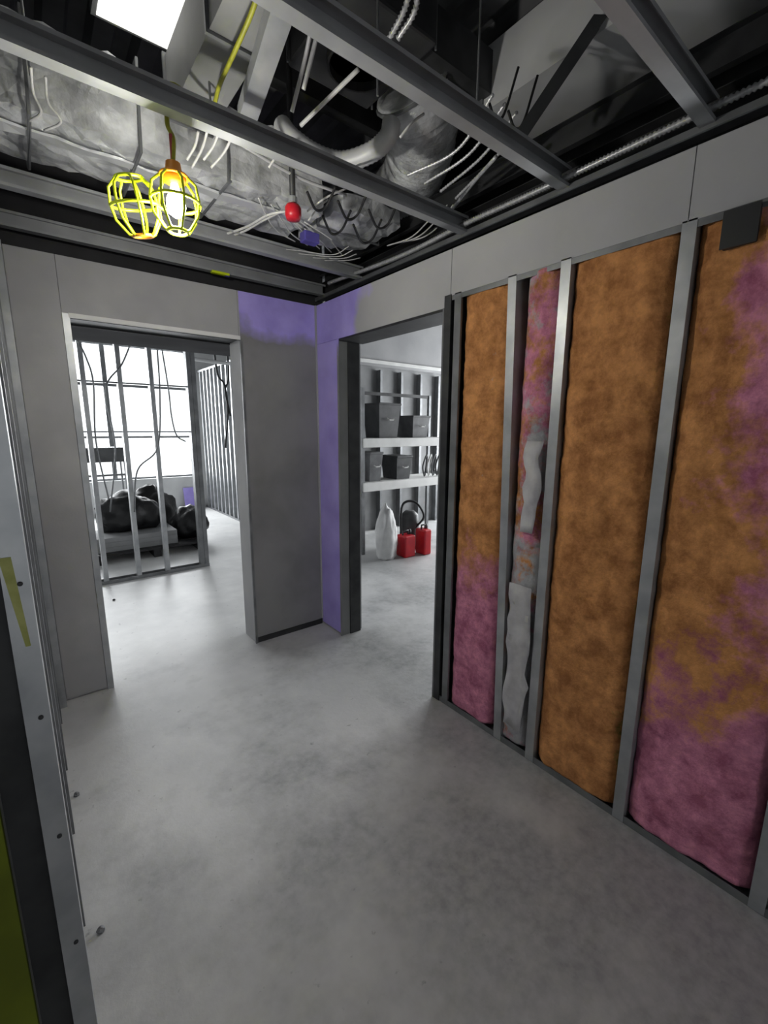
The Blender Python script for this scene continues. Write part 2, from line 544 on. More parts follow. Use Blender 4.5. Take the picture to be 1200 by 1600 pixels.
# ---- outer shell: far wall with windows, side walls
WX0, WX1, WZ0, WZ1 = -1.6, 2.46, 0.62, 2.95
fwall = MB().box(-3, WX0, 9.0, 9.25, 0, 3.2).box(WX1, 7, 9.0, 9.25, 0, 3.2).box(WX0, WX1, 9.0, 9.25, 0, WZ0).box(WX0, WX1, 9.0, 9.25, WZ1, 3.2)
struct(fwall.build('wall_far', PALE))
nwin = 3
ww = (WX1 - WX0) / nwin
for i in range(nwin):
    a = WX0 + i * ww
    fr = MB()
    t = 0.035
    fr.box(a, a + t, 9.08, 9.16, WZ0, WZ1).box(a + ww - t, a + ww, 9.08, 9.16, WZ0, WZ1)
    fr.box(a + t, a + ww - t, 9.08, 9.16, WZ0, WZ0 + t).box(a + t, a + ww - t, 9.08, 9.16, WZ1 - t, WZ1)
    o = struct(fr.build('window_%d' % (i + 1), STEEL_D))
    box('transom', (a + t, a + ww - t, 9.09, 9.15, 1.36, 1.395), STEEL_D, o)
    box('pane', (a + t, a + ww - t, 9.115, 9.121, WZ0 + t, 1.36), GLASS, o)
    box('transom', (a + t, a + ww - t, 9.09, 9.15, 2.24, 2.285), STEEL_D, o)
    box('pane', (a + t, a + ww - t, 9.115, 9.121, 1.395, 2.24), GLASS, o)
    box('pane', (a + t, a + ww - t, 9.115, 9.121, 2.285, WZ1 - t), GLASS, o)  # top row of panes added to brighten the wall above the window head
struct(MB().box(-3, -2.8, -3.5, 9.0, 0, 3.2).build('wall_outer', PALE))
struct(MB().box(-2.8, -0.5, -2.5, -2.4, 0, 3.2).box(0.7, 6.5, -2.5, -2.4, 0, 3.2).box(-0.5, 0.7, -2.5, -2.4, 2.15, 3.2).build('wall_light_block', PALE))  # unseen wall added to block sky light from behind; its doorway lets fill in
sidew = MB().box(6.5, 6.7, -3.5, 2.0, 0, 3.2).box(6.5, 6.7, 5.8, 9.0, 0, 3.2).box(6.5, 6.7, 2.0, 5.8, 0, 0.6).box(6.5, 6.7, 2.0, 5.8, 2.5, 3.2)
struct(sidew.build('wall_side', PALE))
fr = MB()
for q in range(4):
    yq = 2.0 + q * (3.8 / 3)
    fr.box(6.56, 6.62, yq - 0.03, yq + 0.03, 0.6, 2.5)
o = struct(fr.build('window_4', STEEL_D))
for q in range(3):
    yq = 2.0 + q * (3.8 / 3)
    box('pane', (6.585, 6.592, yq + 0.03, yq + 3.8 / 3 - 0.03, 0.6, 2.5), GLASS, o)

# ---- bare stud partitions in the rooms behind
part = struct(member('wall_partition', (-2.2, 5.0, 0.001), (1.44, 5.0, 0.001), (0, 0, 1), (0, 1, 0), 0.095, 0.035, STEEL_D, None, 0.0))
for sx in (-1.32, -1.03, -0.74, -0.45, -0.16, 0.13, 0.42, 0.715, 0.99):
    member('stud', (sx, 5.003, 0.004), (sx, 5.003, 3.19), (1, 0, 0), (0, 1, 0), 0.089, 0.04, STEEL, part)
for sx in (1.35, 1.395):
    member('stud', (sx, 5.003, 0.004), (sx, 5.003, 3.19), (1, 0, 0), (0, 1, 0), 0.089, 0.042, STEEL_D, part)
for bz in (1.50, 1.965):
    member('bridging_channel', (-1.4, 5.03, bz), (1.36, 5.03, bz), (0, 0, 1), (0, 1, 0), 0.035, 0.013, STEEL_D, part, 0.0)
part2 = struct(member('wall_corridor', (2.6, 5.6, 0.001), (2.6, 8.99, 0.001), (0, 0, 1), (1, 0, 0), 0.095, 0.035, STEEL_D, None, 0.0))
q = 5.62
while q < 8.95:
    member('stud', (2.603, q, 0.004), (2.603, q, 2.6), (0, 1, 0), (1, 0, 0), 0.089, 0.042, STEEL, part2)
    q += 0.2
member('top_track', (2.6, 5.6, 2.603), (2.6, 8.99, 2.603), (0, 0, -1), (1, 0, 0), 0.095, 0.035, STEEL_D, part2, 0.0)

# ---- room through the right doorway: back wall and bulkhead
RB = 5.35
rw = MB().box(2.35, 6.49, RB, RB + 0.12, 0, 3.19)
wall_room = struct(rw.build('wall_room', GREY_DUCT))
trim2 = struct(box('trim_2', (2.35, 6.4, RB - 0.5, RB - 0.002, 2.44, 3.19), BOARD_G))
box('edge_trim', (2.35, 6.4, RB - 0.52, RB - 0.495, 2.40, 2.44), WHITE, trim2)
for i in range(9):
    sx = 2.5 + i * 0.40
    member('stud', (sx, RB - 0.094, 0.002), (sx, RB - 0.094, 2.39), (1, 0, 0), (0, 1, 0), 0.089, 0.04, STEEL_D, wall_room)

# ================================================================ INSULATION
OR_A, OR_B = lin(222, 156, 96), lin(160, 104, 58)
PK_A, PK_B = lin(230, 150, 178), lin(168, 94, 122)
GR_A, GR_B = lin(190, 190, 192), lin(160, 160, 164)
GN_A, GN_B = lin(116, 120, 48), lin(96, 100, 30)


def batt(y0, y1, m_, label, seed, z1=2.185, depth=0.012, amp=0.022):
    ny, nzz = max(10, int((y1 - y0) / 0.011)), 190
    vs, fs = [], []
    for j in range(nzz + 1):
        for i in range(ny + 1):
            a, b = i / ny, j / nzz
            y, z = y0 + (y1 - y0) * a, 0.036 + (z1 - 0.036) * b
            e = min(a, 1 - a) * (y1 - y0)
            edge = 1 - math.exp(-e / 0.03)
            n1 = noise.noise(Vector((y * 5 + seed, z * 4, seed)))
            n2 = noise.noise(Vector((y * 18, z * 16 + seed, 3.1)))
            n3 = noise.noise(Vector((y * 50, z * 46, seed)))
            x = W + depth + 0.028 * (1 - edge) - amp * (0.4 + n1) * edge - 0.007 * n2 - 0.005 * n3
            vs.append((x, y, z))
    n0 = ny + 1
    for j in range(nzz):
        for i in range(ny):
            fs.append((j * n0 + i, j * n0 + i + 1, (j + 1) * n0 + i + 1, (j + 1) * n0 + i))
    k = len(vs)
    vs += [(W + 0.13, y0, 0.036), (W + 0.13, y1, 0.036), (W + 0.13, y1, z1), (W + 0.13, y0, z1)]
    fs.append((k, k + 3, k + 2, k + 1))
    fs.append(tuple(range(0, n0)) + (k + 1, k))
    fs.append(tuple(range(nzz * n0, nzz * n0 + n0))[::-1] + (k + 3, k + 2))
    fs.append(tuple(j * n0 for j in range(nzz + 1))[::-1] + (k, k + 3))
    fs.append(tuple(j * n0 + ny for j in range(nzz + 1)) + (k + 2, k + 1))
    o = MB().add(vs, fs).build('insulation_batt', m_, None, True)
    return tag(o, label, 'insulation', 'insulation batts between the wall studs')


def ins(name, layers):
    return field_mat(name, (OR_A, OR_B, 10), layers, 0.95, 0.6, 70, 0.72)


batt(1.249, 1.535, ins('orange batt with pink foot', [(PK_A, PK_B, 14, 6, 0.8, 0, 0, -1.0, 0.86, 0.10), (GR_A, GR_B, 9, 7, 1.2, 0, 0, 0, -0.30, 0.06)]),
     'narrow orange batt with a pink lower third beside the doorway jamb', 1.0)
batt(1.035, 1.19, ins('patchy pink and grey batt', [(PK_A, PK_B, 10, 6, 1.5, 0, 0, 0, 0.0, 0.10), (GR_A, GR_B, 10, 4.5, 1.6, 0, 0, -0.16, 0.20, 0.08)]),
     'narrowest batt, patchy pink with grey paper, between the two close studs', 5.0)
batt(0.622, 0.983, ins('orange brown batt', [(GN_A, GN_B, 10, 6, 1.2, 0, -1.6, 0, 0.86, 0.08), (PK_A, PK_B, 12, 7, 1.2, 0, 0, 0, -0.32, 0.06)]),
     'wide almost wholly orange-brown batt with greenish edges', 9.0)
batt(0.182, 0.573, ins('orange batt with pink patches', [(PK_A, PK_B, 10, 3.2, 2.0, 0, -2.2, 0.22, 0.50, 0.12), (PK_A, PK_B, 10, 5, 1.3, 0, -0.5, -1.0, 0.82, 0.10)]),
     'wide orange batt mottled with large pink patches and a pink foot', 13.0)
batt(-0.30, 0.132, ins('pink batt', [(PK_A, PK_B, 10, 3, 1.0, 0, 0, 0, 0.15, 0.06)]),
     'pink insulation batt past the last stud', 17.0)

# torn kraft-paper flaps hanging at the narrow bay
for k_, (y, z, h_, w_) in enumerate(((1.085, 1.50, 0.40, 0.10), (1.10, 0.85, 0.72, 0.12))):
    vs, fs = [], []
    for j in range(13):
        for i in range(4):
            zz = z - h_ * j / 12
            yy = y + w_ * (i / 3 - 0.5) * (0.55 + 0.45 * math.sin(math.pi * (j + 1.5) / 15)) + 0.035 * noise.noise(Vector((k_ * 9 + 0.3, zz * 11, i * 0.9)))
            vs.append((W - 0.014 + 0.016 * noise.noise(Vector((yy * 20, zz * 9, k_))), yy, zz))
    n_ = len(vs)
    vs += [(a + 0.003, b, c) for a, b, c in vs]
    for j in range(12):
        for i in range(3):
            q = (j * 4 + i, j * 4 + i + 1, j * 4 + i + 5, j * 4 + i + 4)
            fs += [q, tuple(n_ + t_ for t_ in q[::-1])]
    rim = [j * 4 for j in range(13)] + [48 + i for i in range(1, 4)] + [j * 4 + 3 for j in range(11, -1, -1)] + [2, 1]
    for i in range(len(rim)):
        a, b = rim[i], rim[(i + 1) % len(rim)]
        fs.append((a, b, n_ + b, n_ + a))
    o = MB().add(vs, fs).build('paper_flap', mat('grey facing paper', lin(200, 199, 200), 0.8, 0, lin(172, 170, 174), 12), None, True)
    tag(o, ('torn grey paper flap high on the narrowest insulation batt', 'torn grey paper flap low on the narrowest insulation batt')[k_], 'paper')

# junction box on the wall under the header
t = thing('junction_box', 'dark metal junction box under the header beside the last stud', 'electrical box', (W - 0.012, 0.46, 2.08))
bevel_box('box_body', (-0.0, 0.10, -0.042, 0.042, 0.0, 0.10), DARK, t, 0.004)
box('cover_plate', (-0.004, 0.0, -0.044, 0.044, -0.002, 0.102), mat('dark cover plate', lin(60, 61, 62), 0.5, 0.5), t)
MB().tube([(0.05, 0, 0.11), (0.05, 0, 0.20), (0.09, 0, 0.3)], 0.01, 8).build('conduit_stub', STEEL_D, t)

# ================================================================ DUCTS AND SERVICES OVERHEAD
def foil_box(name, b, m_, parent, amp=0.015, step=0.05, seed=0.0):
    x0, x1, y0, y1, z0, z1 = b
    me = MB().box(*b).mesh(name)
    bm = bmesh.new()
    bm.from_mesh(me)
    for ax, (lo_, hi_) in enumerate(((x0, x1), (y0, y1), (z0, z1))):
        n_ = int((hi_ - lo_) / step)
        for i in range(1, n_):
            co = [0, 0, 0]
            no = [0, 0, 0]
            co[ax] = lo_ + (hi_ - lo_) * i / n_
            no[ax] = 1
            bmesh.ops.bisect_plane(bm, geom=bm.verts[:] + bm.edges[:] + bm.faces[:], plane_co=co, plane_no=no)
    c_ = Vector(((x0 + x1) / 2, (y0 + y1) / 2, (z0 + z1) / 2))
    for v in bm.verts:
        p = v.co
        d = Vector((noise.noise(p * 9 + Vector((seed, 0, 0))), noise.noise(p * 9 + Vector((0, seed, 5))), noise.noise(p * 9 + Vector((5, 0, seed)))))
        v.co = p + d * amp + Vector((0, 0, amp * 0.8 * noise.noise(p * 25)))
    bm.to_mesh(me)
    bm.free()
    return link(name, me, m_, parent)


t = thing('foil_duct', 'large crumpled foil-wrapped duct running above the back joists', 'duct', (0, 0, 2.62))
foil_box('duct_wrap', (-1.6, 1.28, 2.12, 2.50, 0.0, 0.27), FOIL, t, 0.022, 0.045, 2.0)
for q in (-1.2, -0.75, 0.12, 0.46, 0.80):
    MB().tube([(q, 2.105, -0.022), (q + 0.01, 2.10, 0.29), (q, 2.52, 0.29), (q, 2.52, -0.022)], 0.007, 5, True).build('strap', STEEL_D, t)
foil_box('seam_tape', (-1.5, 1.2, 2.22, 2.27, -0.022, -0.012), mat('foil tape', lin(225, 227, 228), 0.3, 0.5), t, 0.008, 0.05, 4.0)

t = thing('branch_duct', 'smooth grey rectangular duct beside the bright light panel', 'duct', (0, 0, 2.72))
box('duct_body', (0.555, 0.71, 1.05, 2.06, 0.0, 0.20), GREY_DUCT, t)
for q in (1.05, 1.55, 2.03):
    box('flange', (0.545, 0.72, q, q + 0.012, -0.010, 0.21), STEEL_D, t)

t = thing('fan_unit', 'black box-shaped fan unit hung above the joists amid the wires', 'fan unit', (1.08, 1.52, 2.88))
bevel_box('casing', (-0.17, 0.20, -0.20, 0.22, 0.0, 0.26), DARK, t, 0.01)
MB().lathe([(0.12, 0.0), (0.12, -0.03), (0.112, -0.03), (0.112, 0.0)], (0.02, 0.02, 0), 24).build('inlet_collar', BLACKISH, t)
for x_, y_ in ((-0.18, -0.18), (-0.18, 0.2), (0.21, -0.18), (0.21, 0.2)):
    MB().tube([(x_, y_, 0.0), (x_, y_, 0.32)], 0.004, 5).build('hanger_rod', STEEL_D, t)
pts = smooth_path([onz(440, 195, 2.80), onz(455, 214, 2.74), onz(492, 240, 2.70), onz(535, 252, 2.69), onz(580, 238, 2.70), onz(606, 214, 2.74), onz(612, 190, 2.80)], 12)
rad = [0.036 + 0.003 * (i % 2) for i in range(len(pts))]
o = MB().tube(pts, 0.036, 14, radii=rad).build('duct_hose', GALV, None, True)
tag(o, 'pale ribbed hose sagging in a U under the black fan unit', 'hose')

t = thing('flexible_duct', 'wrinkled silver flexible duct bending towards the header wall', 'duct')
pts = smooth_path([(1.42, 1.62, 2.98), (1.52, 1.66, 2.92), (1.66, 1.82, 2.90), (1.80, 2.05, 2.90), (1.9, 2.35, 2.92)], 26)
rad = [0.15 + 0.010 * (i % 2) + 0.012 * noise.noise(Vector((i * 0.7, 0, 0))) for i in range(len(pts))]
MB().tube(pts, 0.15, 24, radii=rad).build('foil_sleeve', FOIL, t, True)
for i in (3, len(pts) - 4):
    d = (pts[i + 1] - pts[i - 1]).normalized()
    a = d.orthogonal().normalized()
    b = d.cross(a)
    MB().tube([pts[i] + (a * math.cos(k_ * math.pi / 12) + b * math.sin(k_ * math.pi / 12)) * 0.168 for k_ in range(24)], 0.008, 5, True).build('clamp_band', STEEL_D, t)

t = thing('supply_duct', 'pale galvanised supply duct above the ledger of the header wall', 'duct', (0, 0, 2.90))
box('duct_body', (1.70, 2.17, -0.8, 1.50, 0.0, 0.24), GALV, t)
for q in (-0.4, 0.22, 0.845, 1.46):
    box('flange', (1.69, 2.18, q, q + 0.02, -0.014, 0.25), STEEL_D, t)

t = thing('panel_light', 'bright flat ceiling light panel above the joists', 'light', (0, 0, 2.99))
box('frame', (0.335, 0.72, 1.70, 2.11, 0.0, 0.03), STEEL_D, t)
box('diffuser', (0.35, 0.705, 1.715, 2.095, -0.004, 0.001),
    mat('lit diffuser', (0.9, 0.9, 0.88), 0.5, 0, emit=(1.0, 0.99, 0.94), estr=0.75), t)
for x_, y_ in ((0.345, 1.75), (0.345, 2.08), (0.71, 1.75), (0.71, 2.08)):
    MB().tube([(x_, y_, 0.03), (x_, y_, 0.21)], 0.003, 5).build('hanger_rod', STEEL_D, t)

# sprinkler drop with a red cap
p = onz(458, 330, 2.50)
t = thing('sprinkler_drop', 'sprinkler drop pipe with red protective cap over the corner', 'sprinkler', p)
MB().tube([(0, 0, 0.02), (0, 0, 0.30), (0.0, 0.0, 0.69)], 0.013, 10).build('pipe', DARK, t, True)
MB().lathe([(0.008, -0.038), (0.030, -0.034), (0.036, -0.015), (0.036, 0.012), (0.028, 0.024), (0.014, 0.03)], (0, 0, 0), 20).build('cap', RED, t, True)
MB().lathe([(0.013, 0.03), (0.02, 0.034), (0.02, 0.055), (0.013, 0.06)], (0, 0, 0), 12).build('fitting', STEEL, t)

# small parts lying on the framing
p = onz(484, 374, 2.545)
t = thing('outlet_box', 'violet plastic outlet box hung among the wires above the corner', 'electrical box', p)
bevel_box('box_body', (-0.045, 0.045, -0.03, 0.03, -0.02, 0.03), BLUE, t, 0.006)
MB().tube([(0, 0, 0.03), (-0.03, 0.01, 0.05), (-0.08, 0, 0.06)], 0.004, 5).build('lead', WIRE_W, t)
p = onz(364, 410, 2.495)
t = thing('marker_tag', 'small yellow tag fixed under the rear joist', 'tag', (p.x, 2.95, 2.496))
bevel_box('tag_body', (-0.055, 0.055, -0.016, 0.016, -0.012, 0.003), YELLOW, t, 0.004)
box('tag_clip', (0.03, 0.055, -0.01, 0.01, -0.016, -0.011), BLUE, t)

# cables: armoured runs, white bundles, loose leads
zc = 2.53
tag(cable('armoured_cable', [(1.775, -0.6, 2.55), (1.772, 0.2, 2.54), (1.775, 0.62, 2.535), (1.768, 1.2, 2.525), (1.772, 1.6, 2.53), (1.765, 2.1, 2.515), (1.76, 2.85, 2.55)], 0.011, WIRE_G, None, True, 8),
    'ribbed armoured cable lying along the ledger above the header wall', 'cable')


def pxcable(name, pp, r, m_, label, group=None, ribbed=False):
    o = cable(name, [onz(*q) for q in pp], r, m_, None, ribbed)
    return tag(o, label, 'cable', group)


pxcable('conduit', [(560, 108, 2.78), (515, 152, 2.74), (470, 196, 2.70)], 0.008, WIRE_W, 'straight pale conduit crossing in front of the round duct')
pxcable('conduit', [(775, 245, 2.62), (740, 285, 2.62), (700, 335, 2.60)], 0.008, WIRE_G, 'slanting grey conduit beside the flexible duct')
for k_, q in enumerate((0, 9)):
    pxcable('white_cable', [(330 + q, 374 - q * 0.4, 2.56), (375 + q, 364 - q, 2.57), (410 + q, 345 - q, 2.57), (440 + q, 330, 2.58)], 0.006, WIRE_W,
            'white cable in the bundle sagging beside the caged lamp', 'white cables beside the lamp')
for k_ in range(4):
    e = k_ * 6
    pxcable('loose_wire', [(415 + e, 386 + e, 2.58), (470, 392 + e * 0.8, 2.56), (520 + e, 398 + e * .5, 2.57), (545 + e, 385 + e, 2.6)], 0.0028, WIRE_W,
            'thin white wire in the tangle over the corner', 'loose white wires over the corner')
for k_ in range(3):
    e = k_ * 9
    pxcable('loose_wire', [(605 + e, 384 - e * .3, 2.56), (640 + e, 372, 2.55), (665 + e, 350 + e * .3, 2.60), (690 + e, 320, 2.66)], 0.0035, WIRE_W,
            'thin white wire sagging beside the joist end', 'white wires beside the joist end')
for k_, (ax, ay, bx, by) in enumerate(((325, 200, 300, 262), (342, 205, 318, 250), (362, 215, 330, 262), (310, 205, 292, 250))):
    pxcable('short_lead', [(ax, ay, 2.63), ((ax + bx) / 2 + 4, (ay + by) / 2, 2.60), (bx, by, 2.56)], 0.005, WIRE_W,
            'short pale lead dangling in front of the foil duct', 'leads in front of the foil duct')
for k_, (ax, ay, bx, by) in enumerate(((640, 0, 600, 75), (655, 5, 622, 60))):
    pxcable('armoured_cable', [(ax, ay - 30, 2.86), (ax - 8, ay + 15, 2.85), (bx, by, 2.83)], 0.009, WIRE_G,
            'bright cable crossing the dark deck above the middle joist', 'cables under the deck', True)
for k_, (ax, ay, bx, by) in enumerate(((480, 330, 540, 295), (482, 345, 512, 312), (545, 272, 570, 255), (420, 262, 446, 232), (625, 215, 662, 178))):
    pxcable('lead', [(ax, ay, 2.56), ((ax + bx) / 2, (ay + by) / 2 - 4, 2.60), (bx, by, 2.66)], 0.0045, WIRE_W,
            ('white lead running from the red sprinkler cap', 'second white lead beside the red sprinkler cap',
             'short white lead at the round duct rim', 'white lead hooked over the front joist', 'white lead between flexible duct and joist')[k_])
for k_ in range(5):
    bx_, by_ = 480 + k_ * 24, 300 + (k_ * 37) % 60
    pxcable('dark_cable', [(bx_, by_, 2.56), (bx_ + 14, by_ + 28, 2.53), (bx_ + 30, by_ + 22, 2.56), (bx_ + 44, by_ - 8, 2.61)], 0.006, BLACKISH,
            'black cable loop hanging between the joists near the corner', 'black cable loops near the corner')
for k_, (ax, ay) in enumerate(((425, 60), (470, 95), (488, 60))):
    pxcable('dark_cable', [(ax + 18, ay - 60, 2.84), (ax + 6, ay, 2.79), (ax - 14, ay + 80, 2.68)], 0.007, GALV,
            'grey cable dropping between the front joists', 'grey cables between the front joists')
for k_, (ax, ay) in enumerate(((52, 145), (75, 160))):
    pxcable('hanging_wire', [(ax - 4, ay - 40, 2.62), (ax, ay, 2.60), (ax + 12 + 8 * k_, ay + 30, 2.57), (ax - 6, ay + 44, 2.56)], 0.004, WIRE_W,
            'pale wire curl against the foil duct side', 'wire curls on the foil duct')
for k_ in range(3):
    pxcable('loose_wire', [(60 + 40 * k_, 392 + 9 * k_, 2.52), (120 + 40 * k_, 402 + 8 * k_, 2.50), (200 + 26 * k_, 424 + 4 * k_, 2.51)], 0.0028, WIRE_W,
            'thin white wire lying along the top of the back wall', 'wires along the back wall top')

# foil-wrapped offset and extra conduits filling the plenum over the corner
t = thing('offset_duct', 'short crumpled foil duct offset tucked over the inner corner', 'duct', (0, 0, 2.64))
foil_box('duct_wrap', (1.36, 1.74, 2.05, 2.52, 0.0, 0.075), FOIL, t, 0.020, 0.04, 7.0)
MB().tube([(1.34, 2.28, -0.012), (1.34, 2.28, 0.09), (1.76, 2.28, 0.09), (1.76, 2.28, -0.012)], 0.006, 5, True).build('strap', STEEL_D, t)
for k_ in range(6):
    x_ = 0.80 + 0.045 * k_
    o = cable('conduit', [(x_, 0.45, 3.02), (x_ + 0.01, 1.0, 3.02), (x_, 1.38, 3.03)], 0.009, (STEEL, STEEL_D, GALV)[k_ % 3])
    tag(o, 'steel conduit in the row under the deck behind the front joist', 'conduit', 'conduits under the deck')
for k_ in range(4):
    y_ = 1.80 + 0.045 * k_
    o = cable('conduit', [(0.76, y_, 2.655 + 0.02 * (k_ % 2)), (1.05, y_ + 0.012 * (k_ - 1), 2.645), (1.33, y_ + 0.015 * k_, 2.66)], 0.007, (GALV, WIRE_G, STEEL, GALV)[k_])
    tag(o, 'pale conduit in the row between the foil duct and the hose', 'conduit', 'conduits over the second joist')
for k_ in range(4):
    x_ = 1.40 + 0.07 * k_
    o = cable('armoured_cable', [(x_, 1.16, 2.70), (x_ + 0.03, 1.35, 2.62 + 0.01 * k_), (x_ - 0.03 + 0.03 * k_, 1.58, 2.60)], 0.006, WIRE_G, None, True)
    tag(o, 'armoured cable drooping between the middle joists', 'cable', 'armoured cables between the middle joists')
for k_ in range(5):
    o = cable('loose_wire', [(0.95 + .07 * k_, 2.14 + .02 * k_, 2.595), (1.05 + .09 * k_, 2.26, 2.572), (1.16 + .07 * k_, 2.38 - .02 * k_, 2.58), (1.30 + .08 * k_, 2.46, 2.59)], 0.0035, (WIRE_W, GALV)[k_ % 2])
    tag(o, ('white' if k_ % 2 == 0 else 'grey') + ' wire looping under the foil duct end', 'cable', 'wires under the foil duct end')

# black wires at the purlins near the brace
for k_, (ax, ay) in enumerate(((770, 165), (800, 178))):
    pxcable('dark_cable', [(ax - 6, ay - 5, 2.70), (ax + 4, ay + 22, 2.64), (ax + 18, ay + 12, 2.66), (ax + 40, ay - 60, 2.80)], 0.005, BLACKISH,
            'black wire twisted round the foot of the brace', 'wires at the brace foot')

# ---- caged work light
LX, LY, LZ = 0.452, 1.655, 2.345
lamp = thing('work_light', 'lit yellow caged work light with its guard swung open, hung from a joist', 'lamp', (LX, LY, LZ))
MB().lathe([(0.012, 0.035), (0.022, 0.03), (0.026, 0.0), (0.034, -0.006), (0.034, -0.024), (0.02, -0.03)], (0, 0, 0), 16).build('socket', ORANGE, lamp, True)
MB().lathe([(0.010, -0.028), (0.014, -0.045), (0.027, -0.075), (0.030, -0.095), (0.024, -0.115), (0.008, -0.126)], (0, 0, 0), 16).build(
    'bulb', mat('lit bulb', (1, 1, 1), 0.4, 0, emit=(1.0, 0.95, 0.86), estr=9.0), lamp, True)
pl = bpy.data.lights.new('bulb_glow', 'POINT')
pl.energy = 20.0
pl.color = (1.0, 0.97, 0.92)
pl.shadow_soft_size = 0.03
po = bpy.data.objects.new('bulb_glow', pl)
C.objects.link(po)
po.parent = lamp
po.location = (0, 0, -0.15)


def guard(parent, loc, rot, ring_mat):
    g = MB().tube([(0.04 * math.cos(a * math.pi / 10), 0.04 * math.sin(a * math.pi / 10), 0) for a in range(20)], 0.005, 6, True).build('guard', ring_mat[0], parent, True)
    g.location, g.rotation_euler = loc, rot
    pr = [(0.04, 0), (0.066, -0.025), (0.074, -0.07), (0.068, -0.115), (0.040, -0.155), (0.028, -0.160)]
    for k_ in range(7):
        th = 2 * math.pi * k_ / 7
        MB().tube([(r_ * math.cos(th), r_ * math.sin(th), z_) for r_, z_ in pr], 0.0042, 6).build('rib', YELLOW, g, True)
    for (rr, zz, mm) in ((0.0735, -0.075, YELLOW), (0.03, -0.160, ring_mat[1])):
        MB().tube([(rr * math.cos(a * math.pi / 10), rr * math.sin(a * math.pi / 10), zz) for a in range(20)], 0.0048, 6, True).build('ring', mm, g, True)
    return g


guard(lamp, (0, 0, -0.008), (0, 0, 0.3), (ORANGE, YELLOW))
gl = Vector((-r0.x, -r0.y, 0)) * 0.145
guard(lamp, (gl.x, gl.y, -0.012), (0.12, -0.22, 0.1), (YELLOW, ORANGE))
cab = [Vector((LX, LY, LZ + 0.03)) - Vector((LX, LY, LZ)), Vector((0.006, 0, 0.10)), Vector((0.0, 0.03, 0.16)), Vector((0.02, 0.03, 0.27))]
cab += [onz(*q) - Vector((LX, LY, LZ)) for q in ((326, 172, 2.655), (344, 130, 2.655), (368, 78, 2.66), (395, 15, 2.67), (410, -40, 2.67))]
o = cable('cord', cab, 0.007, mat('olive yellow cord', lin(160, 160, 40), 0.5, 0, lin(130, 130, 30), 20), lamp)
MB().tube([(0, 0, 0.035), (0.0, 0, 0.06), (0, 0.0, 0.11)], 0.006, 6).build('hook', mat('red hook', lin(150, 60, 60), 0.5), lamp)

# ================================================================ ROOM BEHIND THE BACK WALL
def lump(name, loc, size, m_, seed, label=None, group=None, cat='bag', rough=0.22):
    me = bpy.data.meshes.new(name)
    bm = bmesh.new()
    bmesh.ops.create_icosphere(bm, subdivisions=4, radius=1.0)
    for v in bm.verts:
        p = v.co.copy()
        f = 1 + rough * noise.noise(p * 1.6 + Vector((seed, 0, 0))) + 0.10 * noise.noise(p * 5 + Vector((0, seed, 0)))
        p = p * f
        p.z = max(p.z, -0.62)
        v.co = Vector((p.x * size[0], p.y * size[1], (p.z + 0.62) * size[2]))
    bm.to_mesh(me)
    bm.free()
    o = link(name, me, m_, None, True)
    o.location = loc
    if label:
        tag(o, label, cat, group)
    return o


BAG = mat('black plastic sheet', lin(16, 16, 18), 0.45, 0, lin(26, 26, 28), 8, 4, 0.4, 20)
t = thing('pallet', 'low dark pallet under the black bags behind the stud partition', 'pallet', (1.02, 6.35, 0))
for q in (-0.5, -0.25, 0.0, 0.25, 0.5):
    box('deck_board', (-0.62, 0.62, q - 0.10, q + 0.10, 0.095, 0.115), BLACKISH, t)
for q in (-0.6, 0.0, 0.52):
    box('bearer', (q, q + 0.08, -0.6, 0.6, 0.0, 0.095), BLACKISH, t)
for k_ in range(3):
    o = box('wall_panel', (0.46, 1.32, 5.86, 6.42, 0.116 + 0.056 * k_, 0.170 + 0.056 * k_), mat('grey sheet goods', lin(150, 151, 152), 0.7, 0, lin(136, 137, 138), 6))
    tag(o, ('lowest grey panel in the stack on the pallet', 'middle grey panel in the stack on the pallet', 'topmost grey panel in the stack on the pallet')[k_], 'panel', 'grey panels on the pallet')
lump('refuse_bag', (0.86, 6.30, 0.286), (0.36, 0.26, 0.28), BAG, 1.0, 'largest black refuse bag on the grey panels', 'black refuse bags')
lump('refuse_bag', (1.22, 6.74, 0.118), (0.30, 0.20, 0.38), BAG, 4.0, 'upright black refuse bag at the back of the pallet', 'black refuse bags')
lump('refuse_bag', (1.56, 6.22, 0.118), (0.22, 0.26, 0.24), BAG, 8.0, 'small black refuse bag slumped at the pallet end', 'black refuse bags')
lump('refuse_bag', (0.18, 6.45, 0.0), (0.20, 0.28, 0.36), BAG, 12.0, 'black refuse bag on the floor beside the pallet', 'black refuse bags')

# electrical whips hanging in the partition and corridor
for k_, (pp, lab) in enumerate((
        ([(120, 530), (135, 560), (146, 600), (150, 690), (170, 780)], 'grey cable hanging beside the first partition studs'),
        ([(205, 535), (190, 570), (165, 610), (180, 700), (172, 800)], 'grey cable crossing between partition studs'),
        ([(245, 535), (250, 620), (246, 700), (215, 735), (210, 800)], 'grey cable looped low between partition studs'),
        ([(240, 470), (262, 600), (268, 650), (276, 680), (290, 690)], 'grey cable swinging to the partition end post'))):
    tag(cable('electrical_cable', [ony(a, b, 4.97) for a, b in pp], 0.007, STEEL_D, None), lab, 'cable')
for k_, (pp, lab) in enumerate((
        ([(325, 440), (338, 575), (350, 600), (356, 640), (352, 700)], 'dark cable drooping at the corridor mouth'),
        ([(346, 440), (357, 580), (352, 610), (360, 650)], 'short dark cable with a coiled end at the corridor mouth'))):
    tag(cable('electrical_cable', [ony(a, b, 5.6) for a, b in pp], 0.012, DARK, None), lab, 'cable')
